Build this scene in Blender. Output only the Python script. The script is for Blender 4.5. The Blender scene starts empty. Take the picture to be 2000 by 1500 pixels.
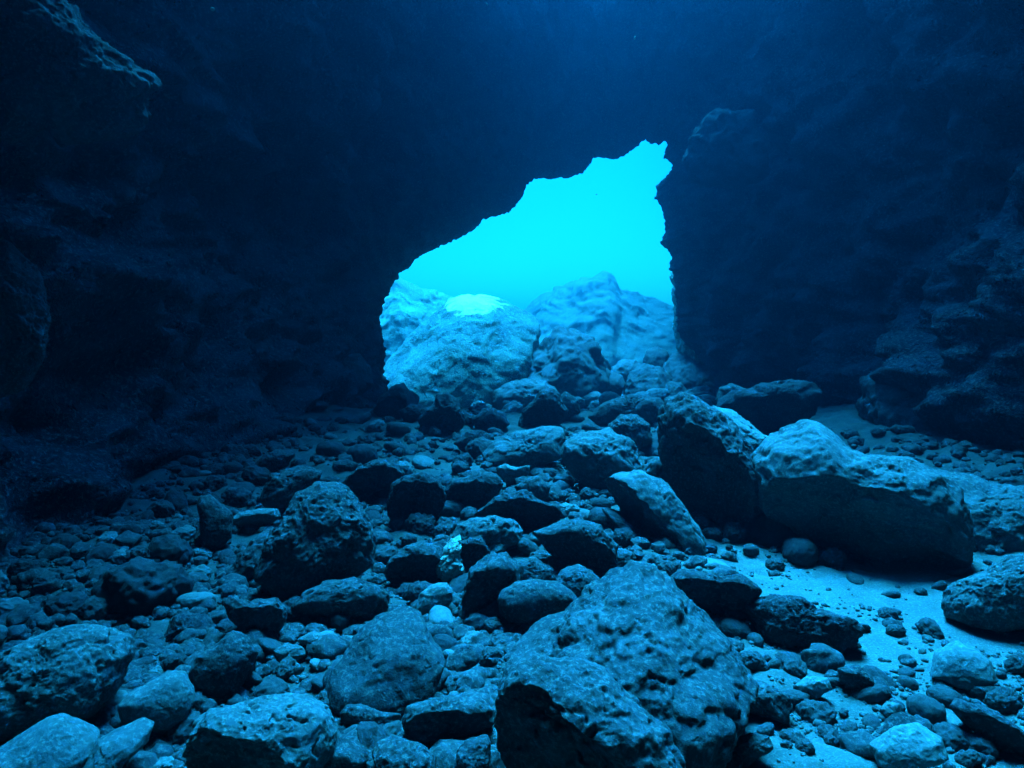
import bpy, math, random
import numpy as np
from mathutils import Vector, noise as mnoise

R = math.radians
scene = bpy.context.scene
col = scene.collection
random.seed(7)

# ------------------------------------------------------------------ camera
HFOV, PITCH, CAM_H = 70.0, 6.0, 1.2
cam_data = bpy.data.cameras.new("camera")
cam = bpy.data.objects.new("camera", cam_data)
col.objects.link(cam)
cam.location = (0, 0, CAM_H)
cam.rotation_euler = (R(90 - PITCH), 0, 0)
cam_data.sensor_fit = 'HORIZONTAL'
cam_data.angle = R(HFOV)
cam_data.clip_start = 0.05
cam_data.clip_end = 500
scene.camera = cam

# ------------------------------------------------------------------ light
SUN_DIR = Vector((0.02, 0.37, 0.93)).normalized()        # towards the sun
SUN_EL = math.asin(SUN_DIR.z)
SUN_AZ = math.atan2(SUN_DIR.x, SUN_DIR.y)
world = bpy.data.worlds.new("World")
scene.world = world
world.use_nodes = True
nt = world.node_tree
nt.nodes.clear()
sky = nt.nodes.new('ShaderNodeTexSky')
sky.sky_type = 'NISHITA'
sky.sun_disc = False
sky.sun_elevation = SUN_EL
sky.sun_rotation = SUN_AZ
tint = nt.nodes.new('ShaderNodeMix')                      # daylight filtered by the sea above the cave
tint.data_type = 'RGBA'
tint.blend_type = 'MULTIPLY'
tint.inputs[0].default_value = 1.0
tint.inputs[7].default_value = (0.01, 0.78, 1.0, 1)
bg = nt.nodes.new('ShaderNodeBackground')
bg.inputs[1].default_value = 0.105
out = nt.nodes.new('ShaderNodeOutputWorld')
nt.links.new(sky.outputs[0], tint.inputs[6])
nt.links.new(tint.outputs[2], bg.inputs[0])
nt.links.new(bg.outputs[0], out.inputs[0])

sun_data = bpy.data.lights.new("sun", 'SUN')
sun_data.energy = 5.0
sun_data.angle = R(30)                                    # softened by the rippled surface of the sea
sun_data.color = (0.03, 0.57, 1.0)
sun = bpy.data.objects.new("sun", sun_data)
col.objects.link(sun)
sun.location = (0, 20, 40)
sun.rotation_euler = SUN_DIR.to_track_quat('Z', 'Y').to_euler()

scene.render.engine = 'CYCLES'
scene.cycles.use_denoising = True
scene.cycles.denoiser = 'OPENIMAGEDENOISE'
scene.cycles.max_bounces = 8
scene.cycles.diffuse_bounces = 2
scene.cycles.volume_bounces = 0
scene.cycles.sample_clamp_indirect = 4.0
scene.view_settings.view_transform = 'Standard'
scene.view_settings.look = 'None'
scene.view_settings.gamma = 1
scene.view_settings.exposure = 3.9

# ------------------------------------------------------------------ helpers
FPX = 1000.0 / math.tan(R(HFOV / 2))
CP, SP = math.cos(R(PITCH)), math.sin(R(PITCH))
FWD = np.array([0, CP, -SP]); RIGHT = np.array([1.0, 0, 0]); UP = np.array([0, SP, CP])
CAM = np.array([0, 0, CAM_H])

def ray(px, py):
    d = FWD + (px - 1000.0) / FPX * RIGHT + (750.0 - py) / FPX * UP
    return d

def at_y(px, py, y):
    d = ray(px, py)
    return CAM + d * (y / d[1])

def hash3(ix, iy, iz, seed):
    h = (ix.astype(np.int64) * 374761393 + iy.astype(np.int64) * 668265263 + iz.astype(np.int64) * 2147483647 + seed * 974711) & 0xFFFFFFFF
    h = ((h ^ (h >> 13)) * 1274126177) & 0xFFFFFFFF
    return h ^ (h >> 16)

_G = np.random.RandomState(3).normal(size=(256, 3)); _G /= np.linalg.norm(_G, axis=1)[:, None]

def perlin(p, seed=0):
    p = np.asarray(p, dtype=float)
    i = np.floor(p).astype(np.int64); f = p - i
    w = f * f * f * (f * (f * 6 - 15) + 10)
    res = 0
    for dx in (0, 1):
        for dy in (0, 1):
            for dz in (0, 1):
                g = _G[hash3(i[:, 0] + dx, i[:, 1] + dy, i[:, 2] + dz, seed) & 255]
                d = (f - np.array([dx, dy, dz]))
                dot = (g * d).sum(1)
                wt = (w[:, 0] if dx else 1 - w[:, 0]) * (w[:, 1] if dy else 1 - w[:, 1]) * (w[:, 2] if dz else 1 - w[:, 2])
                res = res + dot * wt
    return res * 1.5

def worley(p, seed=0):
    p = np.asarray(p, dtype=float)
    i = np.floor(p).astype(np.int64); f = p - i
    best = np.full(len(p), 9.0)
    for dx in (-1, 0, 1):
        for dy in (-1, 0, 1):
            for dz in (-1, 0, 1):
                h = hash3(i[:, 0] + dx, i[:, 1] + dy, i[:, 2] + dz, seed)
                q = np.stack([(h & 1023) / 1023.0, ((h >> 10) & 1023) / 1023.0, ((h >> 20) & 1023) / 1023.0], 1)
                d = ((q + np.array([dx, dy, dz]) - f) ** 2).sum(1)
                best = np.minimum(best, d)
    return np.sqrt(best)

def fbm(p, seed, octaves=4, gain=0.5):
    r, a, s = 0, 1.0, 1.0
    for k in range(octaves):
        r = r + a * perlin(p * s, seed + k); a *= gain; s *= 2.07
    return r

def sstep(x, a, b):
    t = np.clip((x - a) / (b - a), 0, 1); return t * t * (3 - 2 * t)

def mesh_from(name, verts, faces, smooth=True):
    me = bpy.data.meshes.new(name)
    verts = np.asarray(verts, dtype=np.float32); faces = np.asarray(faces, dtype=np.int32)
    nv, nf, k = len(verts), len(faces), faces.shape[1]
    me.vertices.add(nv); me.vertices.foreach_set('co', verts.ravel())
    me.loops.add(nf * k); me.loops.foreach_set('vertex_index', faces.ravel())
    me.polygons.add(nf)
    me.polygons.foreach_set('loop_start', np.arange(0, nf * k, k, dtype=np.int32))
    me.polygons.foreach_set('loop_total', np.full(nf, k, dtype=np.int32))
    me.polygons.foreach_set('use_smooth', np.full(nf, smooth, dtype=bool))
    me.update(calc_edges=True); me.validate()
    return me

def link(name, me, mat=None, loc=(0, 0, 0)):
    o = bpy.data.objects.new(name, me); col.objects.link(o); o.location = loc
    if mat and not me.materials: me.materials.append(mat)
    return o

def tag(o, label=None, cat=None, group=None, kind=None):
    if label: o['label'] = label
    if cat: o['category'] = cat
    if group: o['group'] = group
    if kind: o['kind'] = kind
    return o

_ico = {}
def ico(sub):
    if sub not in _ico:
        t = (1 + 5 ** .5) / 2
        v = [(-1, t, 0), (1, t, 0), (-1, -t, 0), (1, -t, 0), (0, -1, t), (0, 1, t), (0, -1, -t), (0, 1, -t), (t, 0, -1), (t, 0, 1), (-t, 0, -1), (-t, 0, 1)]
        f = [(0, 11, 5), (0, 5, 1), (0, 1, 7), (0, 7, 10), (0, 10, 11), (1, 5, 9), (5, 11, 4), (11, 10, 2), (10, 7, 6), (7, 1, 8), (3, 9, 4), (3, 4, 2), (3, 2, 6), (3, 6, 8), (3, 8, 9), (4, 9, 5), (2, 4, 11), (6, 2, 10), (8, 6, 7), (9, 8, 1)]
        v = np.array(v, float); f = np.array(f)
        v /= np.linalg.norm(v, axis=1)[:, None]
        for _ in range(sub):
            e = np.concatenate([f[:, [0, 1]], f[:, [1, 2]], f[:, [2, 0]]]); es = np.sort(e, 1)
            u, inv = np.unique(es, axis=0, return_inverse=True); inv = inv.ravel()
            m = v[u[:, 0]] + v[u[:, 1]]; m /= np.linalg.norm(m, axis=1)[:, None]
            n = len(v); k = len(f); a, b, c = inv[:k] + n, inv[k:2 * k] + n, inv[2 * k:] + n
            v = np.concatenate([v, m])
            f = np.concatenate([np.stack([f[:, 0], a, c], 1), np.stack([f[:, 1], b, a], 1), np.stack([f[:, 2], c, b], 1), np.stack([a, b, c], 1)])
        _ico[sub] = (v, f)
    return _ico[sub]

# ------------------------------------------------------------------ materials
def rock_material(name, dark, light, speck, scale=1.0, bump=0.6, pits=1.0):
    m = bpy.data.materials.new(name); m.use_nodes = True
    n = m.node_tree.nodes; l = m.node_tree.links
    b = n['Principled BSDF']; b.inputs['Roughness'].default_value = 0.95
    b.inputs['Specular IOR Level'].default_value = 0.05
    tc = n.new('ShaderNodeTexCoord')
    oi = n.new('ShaderNodeObjectInfo')
    add = n.new('ShaderNodeVectorMath'); add.operation = 'MULTIPLY_ADD'
    add.inputs[1].default_value = (1, 1, 1)
    sc = n.new('ShaderNodeMath'); sc.operation = 'MULTIPLY'; sc.inputs[1].default_value = 37.0
    l.new(oi.outputs['Random'], sc.inputs[0]); l.new(tc.outputs['Object'], add.inputs[0]); l.new(sc.outputs[0], add.inputs[2])
    def noise(s, d, r=0.6):
        t = n.new('ShaderNodeTexNoise'); t.inputs['Scale'].default_value = s; t.inputs['Detail'].default_value = d
        t.inputs['Roughness'].default_value = r; l.new(add.outputs[0], t.inputs['Vector']); return t
    n1 = noise(5 * scale, 8, 0.65); n2 = noise(75 * scale, 4, 0.75); n3 = noise(190 * scale, 2)
    r1 = n.new('ShaderNodeValToRGB'); r1.color_ramp.elements[0].position = 0.36; r1.color_ramp.elements[1].position = 0.66
    r1.color_ramp.elements[0].color = (*dark, 1); r1.color_ramp.elements[1].color = (*light, 1)
    l.new(n1.outputs['Fac'], r1.inputs[0])
    r2 = n.new('ShaderNodeValToRGB'); r2.color_ramp.elements[0].position = 0.5; r2.color_ramp.elements[1].position = 0.66
    l.new(n2.outputs['Fac'], r2.inputs[0])
    mx = n.new('ShaderNodeMix'); mx.data_type = 'RGBA'; l.new(r2.outputs[0], mx.inputs[0])
    l.new(r1.outputs[0], mx.inputs[6]); mx.inputs[7].default_value = (*speck, 1)
    # dark holes of boring sponges and algae tufts
    wn = noise(22 * scale, 3); wa = n.new('ShaderNodeVectorMath'); wa.operation = 'MULTIPLY_ADD'
    wa.inputs[1].default_value = (.07 / scale, .07 / scale, .07 / scale); l.new(wn.outputs['Color'], wa.inputs[0]); l.new(add.outputs[0], wa.inputs[2])
    v = n.new('ShaderNodeTexVoronoi'); v.inputs['Scale'].default_value = 26 * scale; l.new(wa.outputs[0], v.inputs['Vector'])
    r3 = n.new('ShaderNodeValToRGB'); r3.color_ramp.elements[0].position = 0.10; r3.color_ramp.elements[1].position = 0.34
    l.new(v.outputs['Distance'], r3.inputs[0])
    n4 = noise(9 * scale, 3); r4 = n.new('ShaderNodeValToRGB'); r4.color_ramp.elements[0].position = 0.44; r4.color_ramp.elements[1].position = 0.6
    l.new(n4.outputs['Fac'], r4.inputs[0])
    inv = n.new('ShaderNodeMath'); inv.operation = 'SUBTRACT'; inv.inputs[0].default_value = 1.0; l.new(r3.outputs[0], inv.inputs[1])
    pm = n.new('ShaderNodeMath'); pm.operation = 'MULTIPLY'; l.new(inv.outputs[0], pm.inputs[0]); l.new(r4.outputs[0], pm.inputs[1])
    mx2 = n.new('ShaderNodeMix'); mx2.data_type = 'RGBA'
    pk = n.new('ShaderNodeMath'); pk.operation = 'MULTIPLY'; pk.inputs[1].default_value = 0.55 * pits; l.new(pm.outputs[0], pk.inputs[0])
    l.new(pk.outputs[0], mx2.inputs[0]); l.new(mx.outputs[2], mx2.inputs[6]); mx2.inputs[7].default_value = (*[c * .45 for c in dark], 1)
    l.new(mx2.outputs[2], b.inputs['Base Color'])
    h1 = n.new('ShaderNodeMath'); h1.operation = 'MULTIPLY_ADD'; h1.inputs[1].default_value = 0.5
    l.new(n2.outputs['Fac'], h1.inputs[0]); l.new(n1.outputs['Fac'], h1.inputs[2])
    h2 = n.new('ShaderNodeMath'); h2.operation = 'MULTIPLY_ADD'; h2.inputs[1].default_value = 0.22
    l.new(n3.outputs['Fac'], h2.inputs[0]); l.new(h1.outputs[0], h2.inputs[2])
    h3 = n.new('ShaderNodeMath'); h3.operation = 'MULTIPLY_ADD'; h3.inputs[1].default_value = -0.9 * pits
    l.new(pm.outputs[0], h3.inputs[0]); l.new(h2.outputs[0], h3.inputs[2])
    bp = n.new('ShaderNodeBump'); bp.inputs['Strength'].default_value = bump; bp.inputs['Distance'].default_value = 0.03 / scale
    l.new(h3.outputs[0], bp.inputs['Height']); l.new(bp.outputs[0], b.inputs['Normal'])
    return m

M_ROCK = rock_material("turf covered limestone", (.011, .023, .026), (.028, .055, .062), (.062, .11, .12), bump=.35)
M_DARK = rock_material("dark turf covered limestone", (.008, .016, .019), (.024, .045, .052), (.052, .092, .105), bump=.45)
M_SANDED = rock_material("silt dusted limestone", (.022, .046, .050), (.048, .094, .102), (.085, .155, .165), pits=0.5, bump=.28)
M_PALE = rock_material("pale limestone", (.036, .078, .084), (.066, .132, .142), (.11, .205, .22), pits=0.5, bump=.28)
M_WHITE = rock_material("encrusted coral", (.14, .24, .23), (.22, .36, .35), (.28, .44, .43), scale=2.0, bump=1.0)
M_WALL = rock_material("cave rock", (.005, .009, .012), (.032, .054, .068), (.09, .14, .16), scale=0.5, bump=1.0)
M_SAND = rock_material("sand and shell grit", (.036, .074, .074), (.058, .112, .112), (.10, .18, .18), scale=1.6, bump=0.5, pits=0.35)
def darker_grit(m):
    # where the floor is rubble grit rather than clean sand (the 'sand' attribute of the ground mesh) the grit itself is darker
    n = m.node_tree.nodes; l = m.node_tree.links
    b = n['Principled BSDF']; src = b.inputs['Base Color'].links[0].from_socket
    a = n.new('ShaderNodeAttribute'); a.attribute_name = 'sand'
    mp = n.new('ShaderNodeMapRange'); mp.inputs['To Min'].default_value = 0.55; mp.inputs['To Max'].default_value = 1.0
    l.new(a.outputs['Fac'], mp.inputs['Value'])
    mx = n.new('ShaderNodeMix'); mx.data_type = 'RGBA'; mx.blend_type = 'MULTIPLY'; mx.inputs[0].default_value = 1
    l.new(src, mx.inputs[6]); l.new(mp.outputs[0], mx.inputs[7]); l.new(mx.outputs[2], b.inputs['Base Color'])
darker_grit(M_SAND)
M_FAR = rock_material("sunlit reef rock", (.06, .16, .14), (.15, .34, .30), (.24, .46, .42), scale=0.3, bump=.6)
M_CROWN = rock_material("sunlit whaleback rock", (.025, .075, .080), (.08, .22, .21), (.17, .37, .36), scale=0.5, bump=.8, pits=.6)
def painted_sun_patch(m, centre, size):
    # overexposed sun patch, painted white on the crown of the whaleback boulder
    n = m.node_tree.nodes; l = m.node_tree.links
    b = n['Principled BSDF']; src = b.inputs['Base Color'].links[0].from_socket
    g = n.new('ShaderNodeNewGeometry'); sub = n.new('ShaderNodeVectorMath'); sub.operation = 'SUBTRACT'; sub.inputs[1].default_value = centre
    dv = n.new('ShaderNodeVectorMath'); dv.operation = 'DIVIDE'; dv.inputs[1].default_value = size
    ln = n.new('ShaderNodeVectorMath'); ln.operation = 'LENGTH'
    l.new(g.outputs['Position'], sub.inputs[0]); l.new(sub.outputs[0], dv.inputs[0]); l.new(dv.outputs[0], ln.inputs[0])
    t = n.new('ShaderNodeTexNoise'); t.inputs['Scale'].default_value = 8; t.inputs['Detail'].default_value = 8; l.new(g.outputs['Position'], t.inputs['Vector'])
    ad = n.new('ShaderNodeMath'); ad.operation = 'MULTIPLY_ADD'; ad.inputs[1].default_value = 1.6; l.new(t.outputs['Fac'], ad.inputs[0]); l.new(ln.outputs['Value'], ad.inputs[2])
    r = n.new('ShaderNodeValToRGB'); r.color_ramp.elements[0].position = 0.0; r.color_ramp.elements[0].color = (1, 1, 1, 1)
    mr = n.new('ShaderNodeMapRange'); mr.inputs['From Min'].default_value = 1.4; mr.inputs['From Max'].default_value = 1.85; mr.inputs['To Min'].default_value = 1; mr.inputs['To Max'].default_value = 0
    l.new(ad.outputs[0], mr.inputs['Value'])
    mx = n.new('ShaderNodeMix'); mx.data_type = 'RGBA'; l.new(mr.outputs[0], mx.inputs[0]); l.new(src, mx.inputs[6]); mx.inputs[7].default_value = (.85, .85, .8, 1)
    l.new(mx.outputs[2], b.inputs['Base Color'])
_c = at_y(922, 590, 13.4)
painted_sun_patch(M_CROWN, tuple(_c), (.56, .9, .26))
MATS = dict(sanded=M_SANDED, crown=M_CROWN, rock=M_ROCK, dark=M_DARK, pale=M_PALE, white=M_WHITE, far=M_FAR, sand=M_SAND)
# ------------------------------------------------------------------ ground
def ground_z(x, y):
    x = np.atleast_1d(np.asarray(x, float)); y = np.atleast_1d(np.asarray(y, float))
    p = np.stack([x, y, np.zeros_like(x)], 1)
    rubble = 1 - sstep(x, 0.7, 1.3) * (1 - sstep(y, 2.9, 3.6))        # smoother sand at the near right
    z = (0.035 + 0.035 * rubble) * perlin(p * 0.9, 11) + 0.045 * rubble * perlin(p * 3.1, 12) + (0.004 + 0.020 * rubble) * perlin(p * 9, 13) + 0.010 * rubble * perlin(p * 19, 16)
    z = z + 0.0045 * perlin(p * 27, 14) + 0.003 * perlin(p * 60, 15)
    z = z + 0.10 * sstep(-x, 1.2, 2.4) + 0.12 * sstep(x, 2.6, 3.8)       # rises to the foot of both walls
    z = z - 0.5 * sstep(y, 7.6, 11.8) - 7.0 * sstep(y, 14.2, 22)
    return z

def axis(stops):
    out = []
    for (a, b, d) in stops: out.append(np.arange(a, b, d))
    return np.concatenate(out)
gx = axis([(-60, -6, 1.2), (-6, -3.2, .1), (-3.2, 4.6, .02), (4.6, 7, .1), (7, 60.1, 1.2)])
gy = axis([(-8, 0.8, .2), (.8, 4.5, .016), (4.5, 9, .03), (9, 14, .06), (14, 24, .25), (24, 80, 2.0), (80, 110.1, 10.0)])
GX, GY = np.meshgrid(gx, gy)
GZ = ground_z(GX.ravel(), GY.ravel())
nx, ny = len(gx), len(gy)
idx = np.arange(nx * ny).reshape(ny, nx)
gf = np.stack([idx[:-1, :-1], idx[:-1, 1:], idx[1:, 1:], idx[1:, :-1]], -1).reshape(-1, 4)
ground = link('ground', mesh_from('ground', np.stack([GX.ravel(), GY.ravel(), GZ], 1), gf), M_SAND)
_at = ground.data.attributes.new('sand', 'FLOAT', 'POINT')
_p = np.stack([GX.ravel(), GY.ravel(), np.zeros(GX.size)], 1)
_n = 0.35 * fbm(_p * 1.3, 51, 3)
_s = np.clip(sstep(_p[:, 0] + _n, 0.55, 1.15) * (1 - sstep(_p[:, 1] + _n, 3.2, 3.9)) + .55 * sstep(fbm(_p * 1.9, 55, 3), .15, .6), 0, 1)
_at.data.foreach_set('value', np.where(_p[:, 1] > 12.5, .6, _s).astype(np.float32))
tag(ground, 'pale sand and grit sea bed under the rubble of the cave', 'sea bed', kind='structure')

# ------------------------------------------------------------------ cave shell
RIM_Y = 12.5
rim_px = [(700, 790), (708, 730), (716, 690), (730, 640), (746, 596), (764, 562), (782, 534), (810, 508), (850, 486), (890, 468), (926, 450), (934, 444), (946, 431),
          (974, 424), (994, 417), (1000, 404), (1018, 393), (1022, 376), (1028, 360), (1050, 348), (1074, 350), (1114, 348), (1138, 338), (1150, 324),
          (1156, 306), (1178, 309), (1210, 308), (1230, 296), (1250, 280), (1262, 268), (1270, 281), (1286, 283), (1298, 275), (1309, 290), (1297, 298),
          (1299, 312), (1313, 318), (1313, 332), (1298, 350), (1283, 364), (1278, 386), (1290, 404), (1298, 424), (1301, 452), (1292, 472), (1302, 492),
          (1311, 508), (1306, 528), (1318, 537), (1316, 560), (1320, 600), (1322, 640), (1338, 672), (1370, 704), (1410, 740), (1430, 800)]
KEYS = [0, 6, 10, 17, 23, 29, 37, 43, 48, 55]                        # landmarks of the rim that the sections below follow
rim = np.array([at_y(px, py, RIM_Y) for px, py in rim_px])[:, [0, 2]]
rim[0, 1] = rim[-1, 1] = -1.0
seg = np.concatenate([[0], np.cumsum(np.linalg.norm(np.diff(rim, axis=0), axis=1))]); seg /= seg[-1]
NT = 620
tt = np.linspace(0, 1, NT)
rim_t = np.stack([np.interp(tt, seg, rim[:, 0]), np.interp(tt, seg, rim[:, 1])], 1)
_q = np.stack([rim_t[:, 0], rim_t[:, 1], np.zeros(NT)], 1)
rim_t = rim_t + np.stack([0.035 * fbm(_q * 5, 81, 4, .6), 0.035 * fbm(_q * 5, 91, 4, .6)], 1)
kt = seg[KEYS]
def section(pts):
    pts = np.array(pts, float)
    # smooth Catmull-like curve through the landmarks
    out = np.stack([np.interp(tt, kt, pts[:, 0]), np.interp(tt, kt, pts[:, 1])], 1)
    k = np.exp(-np.linspace(-2, 2, 61) ** 2); k /= k.sum()
    for c in (0, 1):
        pad = np.concatenate([2 * out[0, c] - out[30:0:-1, c], out[:, c], 2 * out[-1, c] - out[-2:-32:-1, c]])
        out[:, c] = np.convolve(pad, k, 'valid')
    return out
b = -1.2
sections = [
    (12.35, None),
    (11.9, [(-1.95, b), (-2.1, 1.85), (-.80, 2.65), (.08, 3.6), (1.2, 4.3), (2.25, 4.9), (2.75, 3.8), (2.85, 2.6), (3.0, 1.75), (3.5, b)]),
    (11.2, [(-1.95, b), (-2.35, 1.9), (-1.1, 3.1), (-.2, 4.6), (1.1, 5.8), (2.3, 6.0), (3.0, 4.5), (3.2, 2.8), (3.4, 1.75), (3.65, b)]),
    (9.6, [(-1.95, b), (-2.6, 2.0), (-1.6, 3.5), (-.6, 5.0), (1.1, 6.1), (2.4, 6.3), (3.3, 5.0), (3.6, 3.2), (3.75, 1.8), (3.75, b)]),
    (8.0, [(-1.95, b), (-2.75, 2.0), (-2.0, 3.7), (-.9, 5.5), (1.1, 6.8), (2.5, 6.7), (3.6, 5.3), (3.9, 3.4), (4.0, 1.8), (3.75, b)]),
    (5.5, [(-1.95, b), (-2.8, 1.8), (-2.3, 3.4), (-1.2, 5.5), (1.1, 7.0), (2.6, 6.8), (3.7, 5.3), (4.0, 3.4), (4.1, 1.7), (3.7, b)]),
    (3.0, [(-1.95, b), (-2.9, 1.7), (-2.6, 3.3), (-1.4, 5.4), (1.1, 7.0), (2.6, 6.8), (3.7, 5.3), (4.0, 3.4), (4.1, 1.6), (3.7, b)]),
    (1.0, [(-1.95, b), (-3.0, 1.7), (-2.8, 3.2), (-1.4, 5.0), (1.1, 6.0), (2.6, 5.8), (3.9, 4.8), (4.2, 3.2), (4.2, 1.6), (3.9, b)]),
    (-1.5, [(-1.95, b), (-2.9, 1.6), (-2.5, 2.8), (-1.2, 3.8), (1.0, 4.2), (2.4, 4.0), (3.5, 3.4), (3.8, 2.6), (3.8, 1.5), (3.5, b)]),
    (-4.0, [(-.8, b), (-.9, 1.0), (-.7, 1.4), (-.2, 1.7), (.6, 1.8), (1.1, 1.7), (1.5, 1.5), (1.7, 1.2), (1.7, .8), (1.6, b)]),
    (-4.2, [(.2, b), (.2, .6), (.3, .6), (.4, .7), (.5, .7), (.5, .7), (.6, .7), (.6, .6), (.6, .5), (.6, b)]),
]
cen = np.array([0.6, 1.4])
rows = []
def grow(f): return cen + (rim_t - cen) * f
for y, f in ((13.0, 14.0), (12.9, 5.0), (12.8, 2.4), (12.7, 1.5), (12.58, 1.10)):
    g = grow(f); g[:, 1] = np.clip(g[:, 1], -1.2, 9.5); rows.append((y, g))
rows.append((RIM_Y, rim_t))
for y, s in sections:
    if s is None:
        nxt = section(sections[1][1]); rows.append((y, rim_t * 0.86 + nxt * 0.14))
    else:
        rows.append((y, section(s)))
# resample the stations finely along the cave's length
sy, spts = [], []
for i in range(len(rows) - 1):
    (y0, a), (y1, c) = rows[i], rows[i + 1]
    step = 0.06 if y1 > 7 else 0.10
    n = max(3, int(abs(y1 - y0) / step))
    if y0 > 12.5: n = 6
    for k in range(n):
        u = k / n
        sy.append(y0 + (y1 - y0) * u); spts.append(a + (c - a) * u)
sy.append(rows[-1][0]); spts.append(rows[-1][1])
sy = np.array(sy); spts = np.array(spts)
# soften the breaks between stations inside the cave
m0 = int(np.argmax(sy < 12.0))
for _ in range(30):
    spts[m0 + 1:-1] = 0.25 * spts[m0:-2] + 0.5 * spts[m0 + 1:-1] + 0.25 * spts[m0 + 2:]
NS = len(sy)
P = np.empty((NS, NT, 3)); P[:, :, 0] = spts[:, :, 0]; P[:, :, 1] = sy[:, None]; P[:, :, 2] = spts[:, :, 1]
du = np.gradient(P, axis=0); dv = np.gradient(P, axis=1)
N = np.cross(du, dv); N /= (np.linalg.norm(N, axis=2, keepdims=True) + 1e-9)
flat = P.reshape(-1, 3)
dist = np.abs(flat[:, 1] - RIM_Y)
big = sstep(dist, 0.1, 2.2)
q = flat * np.array([1, .8, 1])
d = 0.42 * big * fbm(q * 0.55, 21, 3) + 0.26 * (0.06 + 0.94 * sstep(dist, 0.05, 1.2)) * fbm(q * 1.7, 31, 3) \
    + 0.09 * (0.2 + 0.75 * sstep(dist, 0, .6)) * fbm(q * 5.5, 41, 3)
d += 0.20 * big * (0.5 - worley(q * np.array([1.6, 1.6, 2.6]), 5)) + 0.028 * perlin(q * 17, 47)
# ledges and shelves on the lower right wall
low = sstep(flat[:, 0], 2.6, 3.4) * (1 - sstep(flat[:, 2], 0.9, 2.0)) * sstep(flat[:, 1], 2.5, 4) * (1 - sstep(flat[:, 1], 9, 11))
d += low * (0.55 * (1 - flat[:, 2] / 2.0) * 0 + 0.30 * (0.55 - worley(q * np.array([.9, .9, 2.2]), 9)) + 0.1 * perlin(q * 4, 8))
Pd = flat + N.reshape(-1, 3) * d[:, None]
P2 = Pd.reshape(NS, NT, 3)
# the broken skylight in the chamber's roof, just out of the photograph
SK_T = (kt[3] * .75 + kt[4] * .25, kt[5] * .6 + kt[6] * .4)
fc_y = 0.5 * (sy[:-1] + sy[1:]); fc_t = 0.5 * (tt[:-1] + tt[1:])
FY, FT = np.meshgrid(fc_y, fc_t, indexing='ij')
jag = fbm(np.stack([FY.ravel() * 1.1, FT.ravel() * 14, np.zeros(FY.size)], 1), 77, 3).reshape(FY.shape)
tc_ = (SK_T[0] + SK_T[1]) / 2; th_ = (SK_T[1] - SK_T[0]) / 2
e = ((FY - 7.0) / 4.3) ** 2 + ((FT - tc_ + .26 * (kt[4] - kt[3]) * np.clip((6.2 - FY) / 1.3, 0, 3)) / th_) ** 2 + 0.35 * jag
keep = (e > 1.0) | (FY > 11.25)
gi = np.arange(NS * NT).reshape(NS, NT)
quads = np.stack([gi[:-1, :-1], gi[1:, :-1], gi[1:, 1:], gi[:-1, 1:]], -1)
t1, t2 = kt[2] * .5 + kt[3] * .5, kt[5]
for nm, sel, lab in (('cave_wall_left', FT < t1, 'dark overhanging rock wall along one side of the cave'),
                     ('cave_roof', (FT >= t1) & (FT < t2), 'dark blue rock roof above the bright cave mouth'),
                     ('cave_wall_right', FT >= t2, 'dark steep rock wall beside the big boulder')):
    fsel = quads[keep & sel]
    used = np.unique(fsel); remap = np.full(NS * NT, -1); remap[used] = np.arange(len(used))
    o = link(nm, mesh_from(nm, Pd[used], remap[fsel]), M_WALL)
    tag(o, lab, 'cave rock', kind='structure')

# unseen slab added out of view to shade the water right of the mouth
def add_shade_slab(name, edge, seed, label):
    k, m = 70, 50
    V = []
    for side in (0, 1):
        for i in range(k):
            for j in range(m):
                u, w = i / (k - 1), j / (m - 1)
                x = edge[0][0] + (edge[1][0] - edge[0][0]) * u; y = edge[0][1] + (edge[1][1] - edge[0][1]) * u
                V.append((x + edge[2] * w * 55, y + 3 * w, 12.4 + .27 * max(0, y - 30) + (2.6 * math.sin(math.pi * w) ** .3 * (1 if side else -.3)) * math.sin(math.pi * u) ** .3))
    V = np.array(V); V += 0.9 * np.stack([fbm(V * .3, seed + 9 * c, 3) for c in (0, 1, 2)], 1)
    V[:, 2] = np.maximum(V[:, 2], 10.5 + .27 * np.maximum(0, V[:, 1] - 32))
    F = []
    for side in (0, 1):
        for i in range(k - 1):
            for j in range(m - 1):
                a = side * k * m + i * m + j; q4 = (a, a + 1, a + m + 1, a + m)
                F.append(q4 if side else q4[::-1])
    tag(link(name, mesh_from(name, V, F), M_WALL), label, 'shade_slab', kind='structure')
add_shade_slab('shade_slab', ((2.9, 15.0), (11.5, 64.0), 1), 301, 'unseen slab added to shade the open water past the right wall')
# ------------------------------------------------------------------ rocks
def outline_radius(uv, n=360, smooth=4.0):
    th = np.linspace(-math.pi, math.pi, n, endpoint=False)
    rad = np.zeros(n)
    a = uv; b2 = np.roll(uv, -1, axis=0)
    for k, t in enumerate(th):
        dx, dy = math.cos(t), math.sin(t)
        e = b2 - a
        den = dx * e[:, 1] - dy * e[:, 0]
        den = np.where(np.abs(den) < 1e-12, 1e-12, den)
        s = (a[:, 0] * e[:, 1] - a[:, 1] * e[:, 0]) / den
        w = (a[:, 0] * dy - a[:, 1] * dx) / den
        ok = (s > 0) & (w >= -1e-6) & (w <= 1 + 1e-6)
        rad[k] = s[ok].max() if ok.any() else 0
    rad = np.where(rad <= 0, rad[rad > 0].mean(), rad)
    g = np.exp(-np.linspace(-2.5, 2.5, int(smooth) * 2 + 1) ** 2); g /= g.sum()
    h = int(smooth)
    return th, np.convolve(np.concatenate([rad[-h:], rad, rad[:h]]), g, 'valid')

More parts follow.
